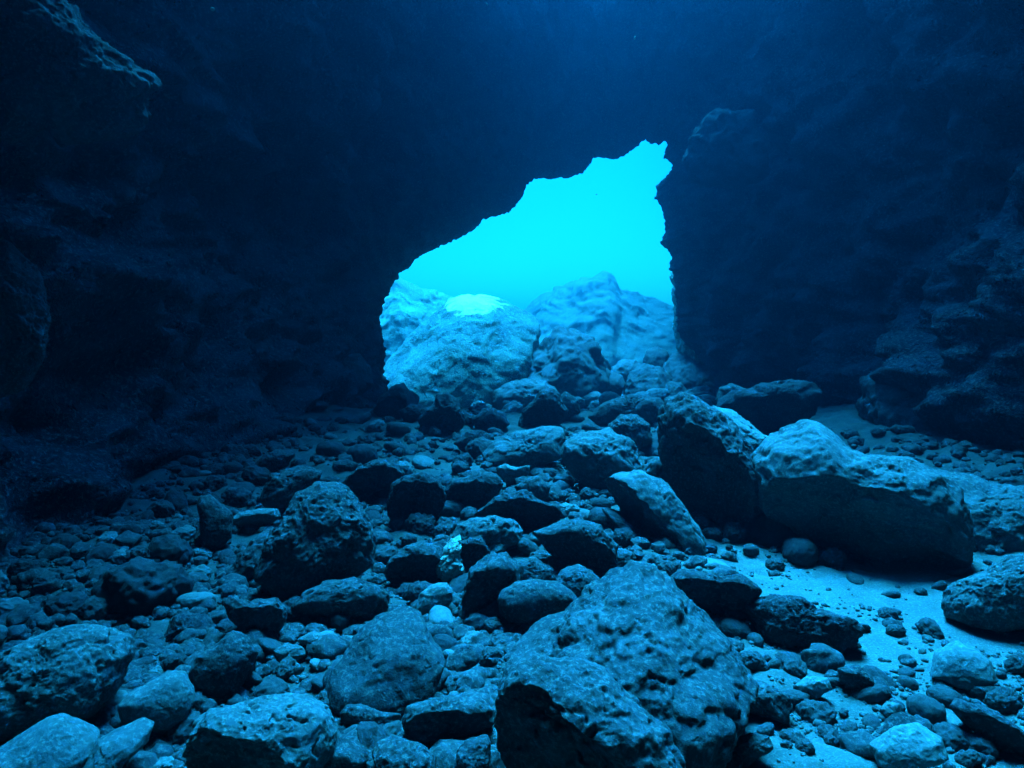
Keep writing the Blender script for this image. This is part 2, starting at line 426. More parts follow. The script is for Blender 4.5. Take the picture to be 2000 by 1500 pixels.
def rough_up(v, S, seed, rough=1.0, pit=1.0, facet=0.5):
    r = np.linalg.norm(v, axis=1, keepdims=True) + 1e-9
    nrm = v / r
    q = v / S
    wq = q + 0.12 * np.stack([perlin(q * 4 + 3, seed + 8), perlin(q * 4 + 17, seed + 8), perlin(q * 4 + 31, seed + 8)], 1)
    d = 0.10 * perlin(q * 1.5 + seed, seed) + 0.10 * facet * (0.45 - worley(wq * 1.9 + seed, seed + 1)) + 0.060 * perlin(wq * 3.6, seed + 2) \
        + 0.032 * perlin(wq * 8, seed + 3) + 0.016 * perlin(q * 17, seed + 4) + 0.011 * perlin(q * 36, seed + 5)
    hole = perlin(wq * 6.2 * max(1.0, S / .13) ** .8, seed + 6)
    mask = sstep(perlin(q * 2.2 + 9, seed + 7), -0.15, 0.35)
    d = d * rough - 0.085 / max(1.0, S / .13) ** .7 * pit * mask * sstep(hole, 0.22, 0.6)
    return v + nrm * (d * S)[:, None]

_seed = [100]
PLACED = []
def traced_rock(name, label, cat, poly, mat='rock', y=None, thick=0.9, back=None, ridge=0.0, side=0.0, p=2.6, rough=1.0, pit=1.0, facet=0.6, push=0.0, sub=None, group=None, cut=None):
    if cut is None and ridge > 0.19 and cat != 'outcrop':
        vr = ridge + .05; cut = (0, -.62, .78, -.62 * vr + .78 * .86); ridge *= .3
    poly = np.array(poly, float)
    PLACED.append(poly)
    # area centroid
    x0, y0 = poly[:, 0], poly[:, 1]; x1, y1 = np.roll(x0, -1), np.roll(y0, -1)
    cr = x0 * y1 - x1 * y0
    cx, cy = ((x0 + x1) * cr).sum() / (3 * cr.sum()), ((y0 + y1) * cr).sum() / (3 * cr.sum())
    vd = ray(cx, cy); vd /= np.linalg.norm(vd)
    bi = int(np.argmax(poly[:, 1]))
    if y is None:
        bp = ray(*poly[bi])
        hit = CAM + bp * (-CAM_H / bp[2])
        hz = ground_z(hit[0], hit[1])[0]
        hit = CAM + bp * ((hz - CAM_H) / bp[2])
        D = (hit - CAM) @ vd + push
    else:
        D = (at_y(cx, cy, y) - CAM) @ vd
    C0 = CAM + vd * D
    uax = np.cross(vd, [0, 0, 1]); uax /= np.linalg.norm(uax); vax = np.cross(uax, vd)
    uv = []
    for px, py in poly:
        dd = ray(px, py); pt = CAM + dd * (D / (dd @ vd)) - C0
        uv.append((pt @ uax, pt @ vax))
    uv = np.array(uv)
    th, rad = outline_radius(uv)
    ext = poly.max(0) - poly.min(0)
    pix = max(ext)
    if sub is None: sub = 6 if pix > 230 else 5 if pix > 75 else 4
    vv, ff = ico(sub)
    hu, hv = np.ptp(uv[:, 0]) / 2, np.ptp(uv[:, 1]) / 2
    S = (hu * hv) ** 0.5
    T = thick * S
    Tb = (back if back is not None else thick) * S
    ang = np.arctan2(vv[:, 1], vv[:, 0])
    Rr = np.interp(ang, th, rad, period=2 * math.pi)
    rho = np.hypot(vv[:, 0], vv[:, 1]); c = vv[:, 2]
    nn = (rho ** p + np.abs(c) ** p) ** (1 / p)
    rr, w = rho / nn, c / nn
    u = Rr * rr * np.cos(ang); v = Rr * rr * np.sin(ang)
    W = np.where(w > 0, w * T, w * Tb)
    wp = np.clip(w, 0, 1)
    v = v + ridge * hv * wp
    u = u + side * hu * wp
    _seed[0] += 11
    loc = np.stack([u, v, W], 1)
    if cut is not None:                       # a broken face: everything beyond this plane is sheared off
        sc3 = np.array([hu, hv, T]); n3 = np.array(cut[:3]); n3 = n3 / np.linalg.norm(n3)
        qn = loc / sc3
        ex = qn @ n3 - cut[3] - 0.10 * perlin(qn * 2.3, _seed[0] + 40) - 0.05 * perlin(qn * 6, _seed[0] + 41)
        ex = np.where(ex > 0, ex, 0)
        loc = (qn - n3 * ex[:, None]) * sc3
    loc = rough_up(loc, S, _seed[0], rough, pit, facet)
    world = loc[:, 0:1] * uax + loc[:, 1:2] * vax - loc[:, 2:3] * vd + C0
    zmin = world[:, 2].min()
    org = np.array([C0[0], C0[1], zmin])
    me = mesh_from(name, world - org, ff)
    o = link(name, me, MATS[mat], org)
    tag(o, label, cat, group, 'thing')
    return o

T = traced_rock
# --- beyond and in the mouth of the cave
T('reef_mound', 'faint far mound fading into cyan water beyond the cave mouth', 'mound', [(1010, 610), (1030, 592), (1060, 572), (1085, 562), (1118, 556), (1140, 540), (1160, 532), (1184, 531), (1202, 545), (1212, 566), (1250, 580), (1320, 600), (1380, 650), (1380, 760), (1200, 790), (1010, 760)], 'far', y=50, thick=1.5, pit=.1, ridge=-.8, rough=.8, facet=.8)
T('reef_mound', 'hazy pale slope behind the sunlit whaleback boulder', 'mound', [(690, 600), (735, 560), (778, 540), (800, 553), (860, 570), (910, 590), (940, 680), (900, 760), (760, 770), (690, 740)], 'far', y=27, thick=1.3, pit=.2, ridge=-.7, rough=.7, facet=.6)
T('boulder', 'huge sunlit whaleback boulder with a white sun patch painted on its crown in the cave mouth', 'boulder', [(700, 760), (745, 722), (770, 690), (812, 646), (850, 608), (876, 588), (900, 576), (930, 572), (962, 576), (994, 590), (1030, 608), (1048, 624), (1050, 660), (1040, 692), (1024, 722), (1010, 760), (960, 800), (800, 810)], 'crown', y=13.7, thick=1.25, ridge=-.75, p=2.2, facet=.5, sub=6, rough=.5, pit=.15)
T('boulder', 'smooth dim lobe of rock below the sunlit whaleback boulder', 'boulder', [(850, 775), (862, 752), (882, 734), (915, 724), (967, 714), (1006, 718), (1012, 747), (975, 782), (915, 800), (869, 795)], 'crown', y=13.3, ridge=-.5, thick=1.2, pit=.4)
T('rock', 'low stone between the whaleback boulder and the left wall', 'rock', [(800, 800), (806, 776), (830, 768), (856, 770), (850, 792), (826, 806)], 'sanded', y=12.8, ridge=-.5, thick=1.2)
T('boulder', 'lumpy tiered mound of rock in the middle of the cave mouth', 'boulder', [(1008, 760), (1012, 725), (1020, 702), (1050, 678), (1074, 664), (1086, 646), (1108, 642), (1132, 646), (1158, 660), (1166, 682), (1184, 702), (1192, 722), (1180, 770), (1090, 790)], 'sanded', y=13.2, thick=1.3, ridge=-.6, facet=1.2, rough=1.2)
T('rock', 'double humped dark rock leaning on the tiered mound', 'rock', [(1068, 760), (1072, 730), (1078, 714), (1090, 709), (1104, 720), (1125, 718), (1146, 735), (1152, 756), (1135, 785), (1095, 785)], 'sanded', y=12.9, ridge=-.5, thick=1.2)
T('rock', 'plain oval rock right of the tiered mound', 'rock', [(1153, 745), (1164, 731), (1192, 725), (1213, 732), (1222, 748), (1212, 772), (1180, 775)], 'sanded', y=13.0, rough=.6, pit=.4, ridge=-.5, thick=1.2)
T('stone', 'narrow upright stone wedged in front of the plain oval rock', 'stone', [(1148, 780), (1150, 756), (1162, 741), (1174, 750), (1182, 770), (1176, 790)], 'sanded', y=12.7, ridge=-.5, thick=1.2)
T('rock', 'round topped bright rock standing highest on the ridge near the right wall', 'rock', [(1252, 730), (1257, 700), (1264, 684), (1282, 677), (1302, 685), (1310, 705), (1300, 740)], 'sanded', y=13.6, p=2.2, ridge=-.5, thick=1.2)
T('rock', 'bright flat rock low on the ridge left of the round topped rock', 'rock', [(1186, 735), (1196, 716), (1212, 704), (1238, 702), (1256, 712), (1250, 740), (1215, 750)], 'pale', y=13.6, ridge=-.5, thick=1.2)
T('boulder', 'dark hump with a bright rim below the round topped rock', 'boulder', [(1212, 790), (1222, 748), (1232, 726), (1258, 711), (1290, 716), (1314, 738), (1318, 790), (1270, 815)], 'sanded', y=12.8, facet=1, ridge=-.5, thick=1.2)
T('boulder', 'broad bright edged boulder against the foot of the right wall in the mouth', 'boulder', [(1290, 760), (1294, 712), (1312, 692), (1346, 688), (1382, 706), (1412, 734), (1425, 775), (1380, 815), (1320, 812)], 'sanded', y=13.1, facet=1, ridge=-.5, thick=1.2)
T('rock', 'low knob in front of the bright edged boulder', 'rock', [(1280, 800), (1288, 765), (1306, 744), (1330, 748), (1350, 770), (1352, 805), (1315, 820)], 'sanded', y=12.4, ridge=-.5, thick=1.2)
T('boulder', 'long smooth blocky boulder lying across the front of the cave mouth', 'boulder', [(957, 778), (963, 757), (985, 746), (1020, 741), (1066, 743), (1088, 757), (1092, 784), (1074, 812), (1020, 820), (985, 810), (964, 797)], 'sanded', y=12.3, thick=1.1, p=3, ridge=-.3, pit=.4)
T('rock', 'dark pointed rock in front of the long blocky boulder', 'rock', [(1020, 806), (1042, 783), (1056, 763), (1080, 758), (1092, 772), (1106, 803), (1102, 826), (1066, 836), (1030, 830)], 'rock', ridge=.3)
T('rock', 'rounded rock at the right end of the long blocky boulder', 'rock', [(1088, 778), (1106, 765), (1128, 782), (1134, 806), (1112, 826), (1092, 820)], 'rock')
T('rock', 'dark horned rock standing before the dim lobe', 'rock', [(818, 820), (826, 800), (848, 789), (852, 770), (872, 767), (894, 781), (905, 810), (906, 833), (882, 852), (843, 851), (822, 837)], 'rock', ridge=.2)
T('rock', 'dark upright rock nearest the left wall at the mouth', 'rock', [(728, 803), (742, 776), (764, 757), (788, 748), (801, 768), (800, 793), (780, 819), (747, 816)], 'rock', ridge=.2)
T('rock', 'crumbly lit rock heap at the foot of the left wall by the mouth', 'rock', [(655, 735), (668, 705), (684, 692), (704, 692), (722, 716), (730, 750), (708, 772), (672, 765)], 'sanded', y=9.2, facet=1.2)
T('stone', 'small dark stone with a bright top between the horned rock and the blocky boulder', 'stone', [(920, 820), (942, 800), (964, 795), (988, 808), (995, 829), (968, 844), (936, 841)], 'dark')
T('boulder', 'long dark ledge of rock below the right wall behind the upright boulder', 'boulder', [(1398, 800), (1408, 780), (1430, 764), (1480, 752), (1540, 743), (1584, 748), (1602, 770), (1588, 812), (1544, 842), (1496, 848), (1440, 828)], 'dark', facet=1.2, thick=.7, ridge=.2)
T('stone', 'bright edged stone perched at the left end of the long dark ledge', 'stone', [(1398, 782), (1406, 757), (1428, 749), (1458, 760), (1452, 788), (1418, 797)], 'sanded', y=7.4)
T('rock', 'long mass of dark rock joining the ridge to the rubble', 'rock', [(1150, 815), (1180, 785), (1230, 772), (1290, 776), (1310, 800), (1290, 830), (1220, 832), (1170, 832)], 'rock', thick=.8)
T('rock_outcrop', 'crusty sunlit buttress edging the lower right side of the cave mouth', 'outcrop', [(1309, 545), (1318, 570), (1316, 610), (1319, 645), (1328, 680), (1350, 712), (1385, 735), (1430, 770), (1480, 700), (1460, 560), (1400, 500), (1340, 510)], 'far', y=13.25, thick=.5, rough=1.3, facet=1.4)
# --- middle of the rubble
T('rock', 'mottled round rock just left of the upright boulder top', 'rock', [(1184, 860), (1189, 828), (1215, 811), (1245, 812), (1268, 828), (1276, 862), (1250, 885), (1205, 880)], 'rock', facet=1)
T('slab', 'wide flat pale slab in the centre of the rubble', 'slab', [(940, 890), (965, 862), (1008, 844), (1055, 831), (1100, 836), (1106, 866), (1098, 884), (1060, 900), (1030, 912), (975, 912)], 'sanded', ridge=-.5, thick=.8)
T('boulder', 'upright boulder with a dark front left of the biggest boulder', 'boulder', [(1282, 880), (1290, 815), (1298, 782), (1330, 768), (1360, 772), (1388, 792), (1424, 818), (1456, 856), (1480, 896), (1500, 950), (1494, 985), (1478, 1006), (1430, 1026), (1375, 1024), (1345, 1000), (1318, 972), (1306, 930)], 'rock', ridge=.0, side=.1, thick=.9, cut=(-.35, -.5, .75, .55), back=.9, facet=.9)
T('slab', 'sandy slab leaning behind the upright boulder', 'slab', [(1380, 810), (1392, 790), (1425, 800), (1470, 830), (1512, 858), (1500, 920), (1440, 930), (1400, 880)], 'pale', y=4.7, ridge=-.2, pit=.4)
T('boulder', 'biggest boulder with a smooth sanded top and dark undercut front', 'boulder', [(1474, 930), (1478, 888), (1504, 854), (1540, 840), (1576, 825), (1602, 826), (1630, 845), (1650, 866), (1690, 886), (1740, 894), (1790, 906), (1836, 924), (1870, 955), (1890, 1000), (1904, 1050), (1896, 1100), (1856, 1122), (1800, 1132), (1740, 1120), (1672, 1098), (1600, 1066), (1545, 1038), (1508, 1010), (1490, 985)], 'sanded', ridge=-.1, side=-.05, thick=.8, cut=(-.1, -.66, .70, .50), back=1.0, p=2.4, rough=.8, pit=.5, facet=.9, push=.22)
T('boulder', 'sloping slab shouldering the right side of the biggest boulder', 'boulder', [(1780, 960), (1830, 915), (1900, 930), (1990, 952), (2080, 980), (2100, 1090), (2000, 1125), (1910, 1118), (1850, 1050)], 'sanded', ridge=-.3, y=3.75, facet=1)
T('rock', 'squarish block at the upper end of the long slanted slab', 'rock', [(1098, 890), (1103, 862), (1130, 845), (1190, 838), (1238, 862), (1260, 906), (1254, 940), (1200, 956), (1150, 950), (1118, 926)], 'sanded', y=4.75, ridge=-.2, thick=.8)
T('slab', 'long slanted slab pointing down towards the sand under the biggest boulder', 'slab', [(1172, 952), (1200, 925), (1250, 914), (1300, 944), (1332, 985), (1364, 1026), (1384, 1078), (1372, 1112), (1320, 1102), (1266, 1070), (1215, 1018), (1180, 980)], 'sanded', ridge=-.1, side=.1, thick=.7, cut=(-.75, -.6, .25, .22), y=3.6, rough=.7)
T('slab', 'dim narrow slab in the shade under the long slanted slab', 'slab', [(1172, 990), (1205, 1000), (1250, 1045), (1290, 1085), (1296, 1112), (1262, 1105), (1215, 1060)], 'dark', y=3.55, thick=.5)
T('stone', 'small block jammed between the slanted slab and the upright boulder', 'stone', [(1252, 925), (1266, 900), (1288, 892), (1320, 893), (1324, 945), (1290, 955)], 'rock', y=4.2)
T('rock', 'flat topped wedge of rock with a black front face left of centre', 'rock', [(674, 940), (700, 914), (740, 901), (775, 907), (788, 926), (776, 948), (735, 960), (712, 985), (690, 970)], 'rock', ridge=.5, p=3.2, thick=.9)
T('rock', 'dark squared block behind the pale grit left of centre', 'rock', [(755, 1000), (766, 946), (790, 931), (828, 926), (860, 940), (868, 968), (860, 1014), (842, 1028), (800, 1022), (765, 1022)], 'dark', ridge=.55, p=3.2, thick=.9)
T('rock', 'rounded rock right of the dark squared block', 'rock', [(864, 960), (880, 940), (908, 931), (936, 917), (970, 927), (984, 945), (966, 974), (936, 990), (897, 994), (870, 1000)], 'rock', ridge=.2)
T('rock', 'jagged rock with a black hollow in its front at the centre of the rubble', 'rock', [(925, 1005), (960, 978), (985, 965), (1020, 956), (1048, 976), (1090, 990), (1096, 1014), (1083, 1028), (1050, 1026), (1020, 1040), (980, 1022)], 'dark', ridge=.4, facet=1.2)
T('rock', 'knobbly rock left of the slanted slab tip with a lit right flank', 'rock', [(1040, 1040), (1090, 1022), (1146, 1014), (1176, 1027), (1203, 1066), (1211, 1106), (1197, 1120), (1150, 1124), (1110, 1105), (1070, 1075)], 'rock', ridge=.2, side=-.15)
T('stone', 'small round dark stone under the knobbly rock', 'stone', [(1084, 1098), (1098, 1076), (1121, 1068), (1140, 1083), (1144, 1103), (1114, 1113), (1090, 1114)], 'dark')
T('rock', 'low humped rock topped with grit behind the black cube of rock', 'rock', [(880, 1060), (895, 1025), (925, 1012), (967, 1008), (1002, 1016), (1022, 1038), (1018, 1062), (985, 1070), (932, 1070)], 'sanded', facet=1.2)
T('stone', 'black cube of rock beside the white crust', 'stone', [(893, 1080), (898, 1060), (916, 1052), (940, 1050), (954, 1070), (954, 1092), (934, 1104), (911, 1126), (896, 1108)], 'dark', ridge=.4, p=3)
T('coral_rubble', 'white crumbly crust of dead coral left of the black cube of rock', 'coral', [(852, 1120), (862, 1080), (875, 1056), (898, 1046), (904, 1060), (898, 1090), (906, 1118), (896, 1138), (868, 1135)], 'white', rough=1.8, facet=1.2)
T('boulder', 'dark fronted rock standing behind the smooth oval stone', 'boulder', [(902, 1188), (907, 1146), (918, 1114), (950, 1090), (990, 1082), (1014, 1104), (1016, 1145), (1002, 1176), (975, 1204), (945, 1216), (913, 1217)], 'rock', ridge=.35, p=2.8)
T('rock', 'low rock tucked behind the top of the smooth oval stone', 'rock', [(1000, 1115), (1018, 1095), (1042, 1087), (1080, 1111), (1088, 1132), (1060, 1155), (1015, 1155)], 'rock')
T('stone', 'smooth oval stone lying at the edge of the big pitted hump', 'stone', [(972, 1172), (981, 1152), (1006, 1137), (1048, 1131), (1090, 1137), (1118, 1156), (1131, 1174), (1126, 1187), (1090, 1196), (1048, 1216), (1023, 1226), (992, 1216), (975, 1195)], 'rock', rough=.45, pit=.3, facet=.2, p=2.2, ridge=.1)
T('rock', 'rounded rock with a dark underside left of the white crust', 'rock', [(748, 1118), (762, 1090), (796, 1065), (824, 1057), (860, 1072), (875, 1102), (864, 1132), (840, 1145), (800, 1140), (764, 1142)], 'rock', ridge=.3, rough=.8)
T('stone', 'pale squat stone with a dark foot below the white crust', 'stone', [(812, 1194), (819, 1160), (845, 1142), (873, 1138), (885, 1153), (882, 1177), (860, 1200), (828, 1207)], 'pale', rough=.7, ridge=.1)
T('stone', 'small dark stone touching the pale squat stone', 'stone', [(792, 1165), (800, 1142), (818, 1134), (836, 1146), (834, 1174), (812, 1184)], 'dark')
T('rock', 'flat lumpy rock in front of the dark fronted boulder', 'rock', [(562, 1190), (592, 1160), (640, 1135), (690, 1131), (740, 1145), (761, 1164), (756, 1188), (735, 1200), (725, 1211), (690, 1213), (640, 1208), (600, 1204)], 'rock', ridge=.15)
T('boulder', 'large dark fronted boulder left of centre with a long sloping back', 'boulder', [(500, 1130), (525, 1060), (552, 1010), (585, 970), (622, 944), (665, 941), (700, 974), (722, 1015), (737, 1060), (730, 1105), (692, 1122), (645, 1138), (605, 1162), (555, 1170)], 'rock', ridge=.05, thick=.8, facet=1.0, pit=.8)
T('slab', 'tilted slab against the lower left flank of the large dark fronted boulder', 'slab', [(424, 1150), (462, 1095), (503, 1048), (535, 1030), (560, 1060), (560, 1120), (530, 1150), (480, 1160)], 'rock', y=3.2, side=-.1)
T('stone', 'pale flat stone perched above the tilted slab', 'stone', [(442, 1018), (467, 1002), (507, 994), (542, 994), (548, 1010), (520, 1030), (500, 1044), (472, 1047), (448, 1033)], 'pale', y=3.75, rough=.8, pit=.3, ridge=.3)
T('rock', 'smooth blue sided rock standing at the dark foot of the left wall', 'rock', [(385, 985), (390, 970), (410, 966), (436, 986), (455, 1002), (452, 1050), (430, 1070), (395, 1070)], 'rock', rough=.5, pit=.2)
T('stone', 'small stone lit on top above the blue sided rock', 'stone', [(425, 973), (444, 952), (465, 952), (468, 972), (441, 984)], 'rock')
T('rock', 'rounded mound of rubble beside the sloping back of the dark fronted boulder', 'rock', [(505, 980), (516, 955), (532, 929), (560, 917), (612, 910), (632, 922), (616, 955), (580, 980), (560, 998), (525, 1002)], 'rock', facet=1)
T('rock', 'rock at the edge of the left wall shadow above the rounded mound', 'rock', [(488, 915), (516, 887), (546, 877), (576, 887), (562, 910), (525, 924)], 'rock')
T('slab', 'broad rough slab sliding out of the left wall shadow', 'slab', [(-60, 1335), (0, 1284), (52, 1254), (115, 1226), (168, 1219), (246, 1241), (264, 1276), (238, 1330), (205, 1370), (170, 1398), (100, 1404), (40, 1434), (-60, 1465)], 'sanded', ridge=.0, p=3, thick=.8)
T('slab', 'smooth pale rounded slab in the bottom left corner', 'slab', [(-80, 1480), (0, 1457), (42, 1432), (91, 1401), (122, 1394), (157, 1404), (192, 1426), (194, 1452), (170, 1495), (120, 1560), (0, 1600), (-80, 1580)], 'sanded', rough=.4, pit=.2, facet=.3, ridge=-.3, p=2.8)
T('stone', 'smooth curved stone next to the rounded corner slab', 'stone', [(150, 1515), (190, 1444), (231, 1422), (280, 1401), (302, 1409), (292, 1442), (272, 1462), (247, 1480), (225, 1520), (190, 1560), (150, 1560)], 'sanded', rough=.5, pit=.3, ridge=-.2)
T('stone', 'round smooth stone with a dark hollow right of the broad rough slab', 'stone', [(228, 1380), (250, 1356), (297, 1328), (336, 1310), (362, 1310), (378, 1342), (380, 1372), (362, 1408), (332, 1430), (306, 1434), (270, 1424), (236, 1412)], 'sanded', rough=.5, pit=.3, ridge=.0)
T('boulder', 'rounded boulder casting a dark shade right of the round smooth stone', 'boulder', [(368, 1320), (378, 1289), (416, 1264), (455, 1233), (482, 1246), (505, 1276), (496, 1306), (476, 1334), (460, 1358), (432, 1370), (398, 1362), (374, 1344)], 'rock', rough=.6, ridge=.15, pit=.4)
T('rock', 'dark triangular rock leaning over the rounded boulder', 'rock', [(305, 1290), (322, 1241), (338, 1205), (367, 1194), (402, 1201), (424, 1227), (400, 1258), (382, 1290), (340, 1308), (310, 1310)], 'dark', y=2.62, ridge=.2)
T('rock', 'rock with a black underside between the triangular rock and the flat lumpy rock', 'rock', [(435, 1180), (450, 1165), (479, 1176), (507, 1172), (543, 1170), (557, 1188), (555, 1222), (536, 1244), (504, 1261), (481, 1254), (462, 1229), (444, 1204)], 'rock', ridge=.3)
T('stone', 'thin flat plate of stone left of the large ovoid slab', 'stone', [(533, 1270), (558, 1257), (591, 1261), (604, 1279), (575, 1291), (542, 1294)], 'sanded', ridge=-.2)
T('stone', 'pale little stone on the grit beside the large ovoid slab', 'stone', [(579, 1250), (607, 1234), (647, 1240), (653, 1263), (623, 1272), (595, 1262)], 'pale')
T('slab', 'large ovoid slab lying flat in the foreground with a thin dark edge', 'slab', [(636, 1355), (643, 1318), (672, 1283), (706, 1227), (747, 1198), (796, 1184), (819, 1198), (833, 1227), (857, 1265), (848, 1300), (840, 1323), (812, 1358), (775, 1380), (740, 1388), (680, 1386), (648, 1374)], 'rock', ridge=-.55, side=.2, thick=.8, p=3.0, rough=.55, pit=.5, facet=.3)
T('cobble', 'finger shaped cobble below the large ovoid slab', 'cobble', [(664, 1393), (676, 1376), (705, 1376), (747, 1390), (784, 1395), (777, 1418), (747, 1440), (705, 1430), (669, 1415)], 'rock', rough=.5, pit=.3, p=2.2, ridge=.1)
T('rock', 'broad humped rock with a dark left end at the lower frame', 'rock', [(340, 1510), (362, 1455), (380, 1405), (410, 1386), (455, 1379), (500, 1364), (560, 1354), (600, 1357), (636, 1385), (654, 1420), (646, 1462), (615, 1505), (560, 1540), (400, 1550)], 'sanded', ridge=-.2, side=.1, thick=.9, rough=.8, facet=1, cut=(-.7, -.5, .5, .5))
T('slab', 'flat slab with a black broken front edge in the foreground', 'slab', [(787, 1404), (795, 1381), (838, 1366), (897, 1366), (943, 1369), (966, 1388), (962, 1418), (915, 1434), (889, 1450), (866, 1476), (843, 1472), (815, 1458), (789, 1458)], 'rock', ridge=.2, p=3.4)
T('rock', 'lit rock cut by the lower frame below the black edged slab', 'rock', [(724, 1472), (738, 1450), (768, 1436), (817, 1450), (843, 1472), (850, 1520), (820, 1560), (740, 1560)], 'rock', ridge=-.1)
T('rock', 'dark rock between the black edged slab and the nearest rock', 'rock', [(892, 1468), (913, 1443), (950, 1436), (959, 1451), (956, 1510), (920, 1560), (886, 1540)], 'dark')
T('boulder', 'nearest rock with a sharp black face at the lower centre', 'boulder', [(966, 1430), (984, 1345), (1008, 1304), (1060, 1284), (1120, 1290), (1180, 1322), (1245, 1375), (1300, 1430), (1335, 1510), (1300, 1600), (1150, 1640), (1000, 1620), (966, 1520)], 'rock', ridge=.0, thick=.9, cut=(-.55, -.6, .58, .36), p=2.8, pit=.8)
T('boulder', 'big pitted hump sunk in the sand in the middle foreground', 'boulder', [(995, 1275), (1045, 1225), (1105, 1195), (1148, 1150), (1198, 1115), (1240, 1106), (1292, 1125), (1337, 1165), (1387, 1215), (1437, 1262), (1470, 1320), (1440, 1400), (1330, 1430), (1200, 1430), (1080, 1390), (1010, 1330)], 'rock', ridge=-.75, thick=1.2, p=2.2, rough=1.0, pit=1.0, facet=1.1)
T('rock', 'small pocked hump at the head of the big pitted hump', 'rock', [(1083, 1140), (1100, 1111), (1130, 1102), (1156, 1114), (1180, 1140), (1150, 1165), (1100, 1162)], 'rock', ridge=-.3)
T('rock', 'dark fronted rock beside the head of the pale sand', 'rock', [(1310, 1130), (1333, 1114), (1370, 1116), (1415, 1127), (1450, 1123), (1477, 1140), (1488, 1154), (1470, 1178), (1440, 1197), (1412, 1206), (1383, 1198), (1358, 1181), (1335, 1160)], 'dark', ridge=.35, pit=.6)
T('rock', 'dark hollowed rock half buried in the pale sand', 'rock', [(1453, 1188), (1480, 1170), (1524, 1163), (1566, 1170), (1597, 1190), (1632, 1198), (1673, 1212), (1692, 1237), (1662, 1265), (1632, 1276), (1600, 1268), (1560, 1264), (1520, 1260), (1487, 1250), (1474, 1230), (1464, 1207)], 'dark', ridge=.15, thick=.7)
T('slab', 'ribbed slab at the right edge below the biggest boulder', 'slab', [(1843, 1175), (1858, 1143), (1895, 1124), (1930, 1103), (1965, 1089), (2040, 1078), (2080, 1150), (2060, 1218), (1990, 1226), (1947, 1228), (1893, 1222), (1853, 1200)], 'sanded', ridge=-.1, facet=1.2)
T('rock', 'sharp cornered rock right of the nearest rock', 'rock', [(1388, 1355), (1418, 1334), (1461, 1327), (1503, 1338), (1542, 1359), (1546, 1396), (1540, 1418), (1514, 1410), (1485, 1400), (1450, 1394), (1418, 1384)], 'rock', ridge=.1)
T('rock', 'pocked rock below the sharp cornered rock', 'rock', [(1375, 1372), (1396, 1362), (1440, 1380), (1459, 1402), (1447, 1430), (1407, 1438), (1382, 1420)], 'rock')
T('stone', 'round stone between the pitted hump and the pocked rock', 'stone', [(1305, 1376), (1326, 1352), (1370, 1355), (1389, 1370), (1365, 1392), (1321, 1394)], 'rock')
T('stone', 'low stone with a dark side in the gravel near the lower frame', 'stone', [(1436, 1446), (1466, 1430), (1500, 1438), (1512, 1462), (1480, 1482), (1446, 1474)], 'rock')
T('stone', 'pale flat stone among the gravel on the sand', 'stone', [(1552, 1338), (1578, 1320), (1615, 1324), (1625, 1347), (1592, 1366), (1559, 1355)], 'pale')
T('stone', 'dark sided stone right of the pale flat stone', 'stone', [(1640, 1327), (1634, 1304), (1678, 1299), (1715, 1339), (1711, 1360), (1667, 1351)], 'rock', ridge=.2)
T('stone', 'pale rounded stone shining near the right foreground', 'stone', [(1716, 1386), (1732, 1370), (1756, 1374), (1762, 1394), (1742, 1406), (1722, 1400)], 'pale', ridge=.1)
T('rock', 'sand covered swelling rock on the right foreground sand', 'rock', [(1816, 1316), (1826, 1272), (1867, 1249), (1904, 1264), (1934, 1290), (1950, 1328), (1912, 1350), (1870, 1340)], 'pale', rough=.4, pit=.2, ridge=-.3)
T('rock', 'dark smooth rock in the lower right corner', 'rock', [(1853, 1380), (1866, 1362), (1902, 1375), (1947, 1389), (2000, 1428), (2030, 1470), (1980, 1480), (1923, 1446), (1882, 1414)], 'dark', rough=.6, pit=.3, ridge=.3)
T('rock', 'sand dusted low rock between the swelling rock and the dark corner rock', 'rock', [(1700, 1450), (1740, 1420), (1790, 1410), (1840, 1440), (1850, 1480), (1780, 1510), (1715, 1490)], 'pale', rough=.6, pit=.4, ridge=-.3)
T('stone', 'pale angular broken stone below the wide flat slab', 'stone', [(968, 914), (985, 906), (1010, 914), (1034, 908), (1034, 924), (997, 948), (976, 936)], 'pale', ridge=.1)
T('stone', 'rough stone right of the pale broken stone', 'stone', [(1005, 950), (1030, 934), (1052, 930), (1074, 950), (1072, 974), (1045, 980), (1015, 970)], 'rock')
T('stone', 'dark stone left of the wide flat slab', 'stone', [(886, 866), (912, 842), (938, 840), (954, 860), (932, 884), (904, 882)], 'dark')
# --- lumps on the walls
T('rock_outcrop', 'faintly lit rock outcrop hanging high on the left wall', 'outcrop', [(-60, -60), (60, -40), (150, 10), (200, 80), (255, 130), (290, 140), (305, 170), (285, 205), (262, 250), (215, 270), (120, 285), (90, 250), (-60, 290)], 'rock', y=2.9, thick=.8, facet=1.2, rough=1.2)
T('rock_outcrop', 'dim bulge low on the left wall at the frame edge', 'outcrop', [(-60, 480), (20, 470), (70, 520), (95, 600), (90, 690), (50, 760), (-60, 800)], 'rock', y=2.7, thick=.6)
T('rock_outcrop', 'knobbly rock shelf at the foot of the right wall behind the biggest boulder', 'outcrop', [(1670, 790), (1690, 745), (1735, 724), (1790, 735), (1840, 760), (1900, 790), (2000, 800), (2100, 830), (2100, 960), (1960, 930), (1800, 900), (1710, 860)], 'rock', y=6.7, thick=.8, facet=1.4, rough=1.2)
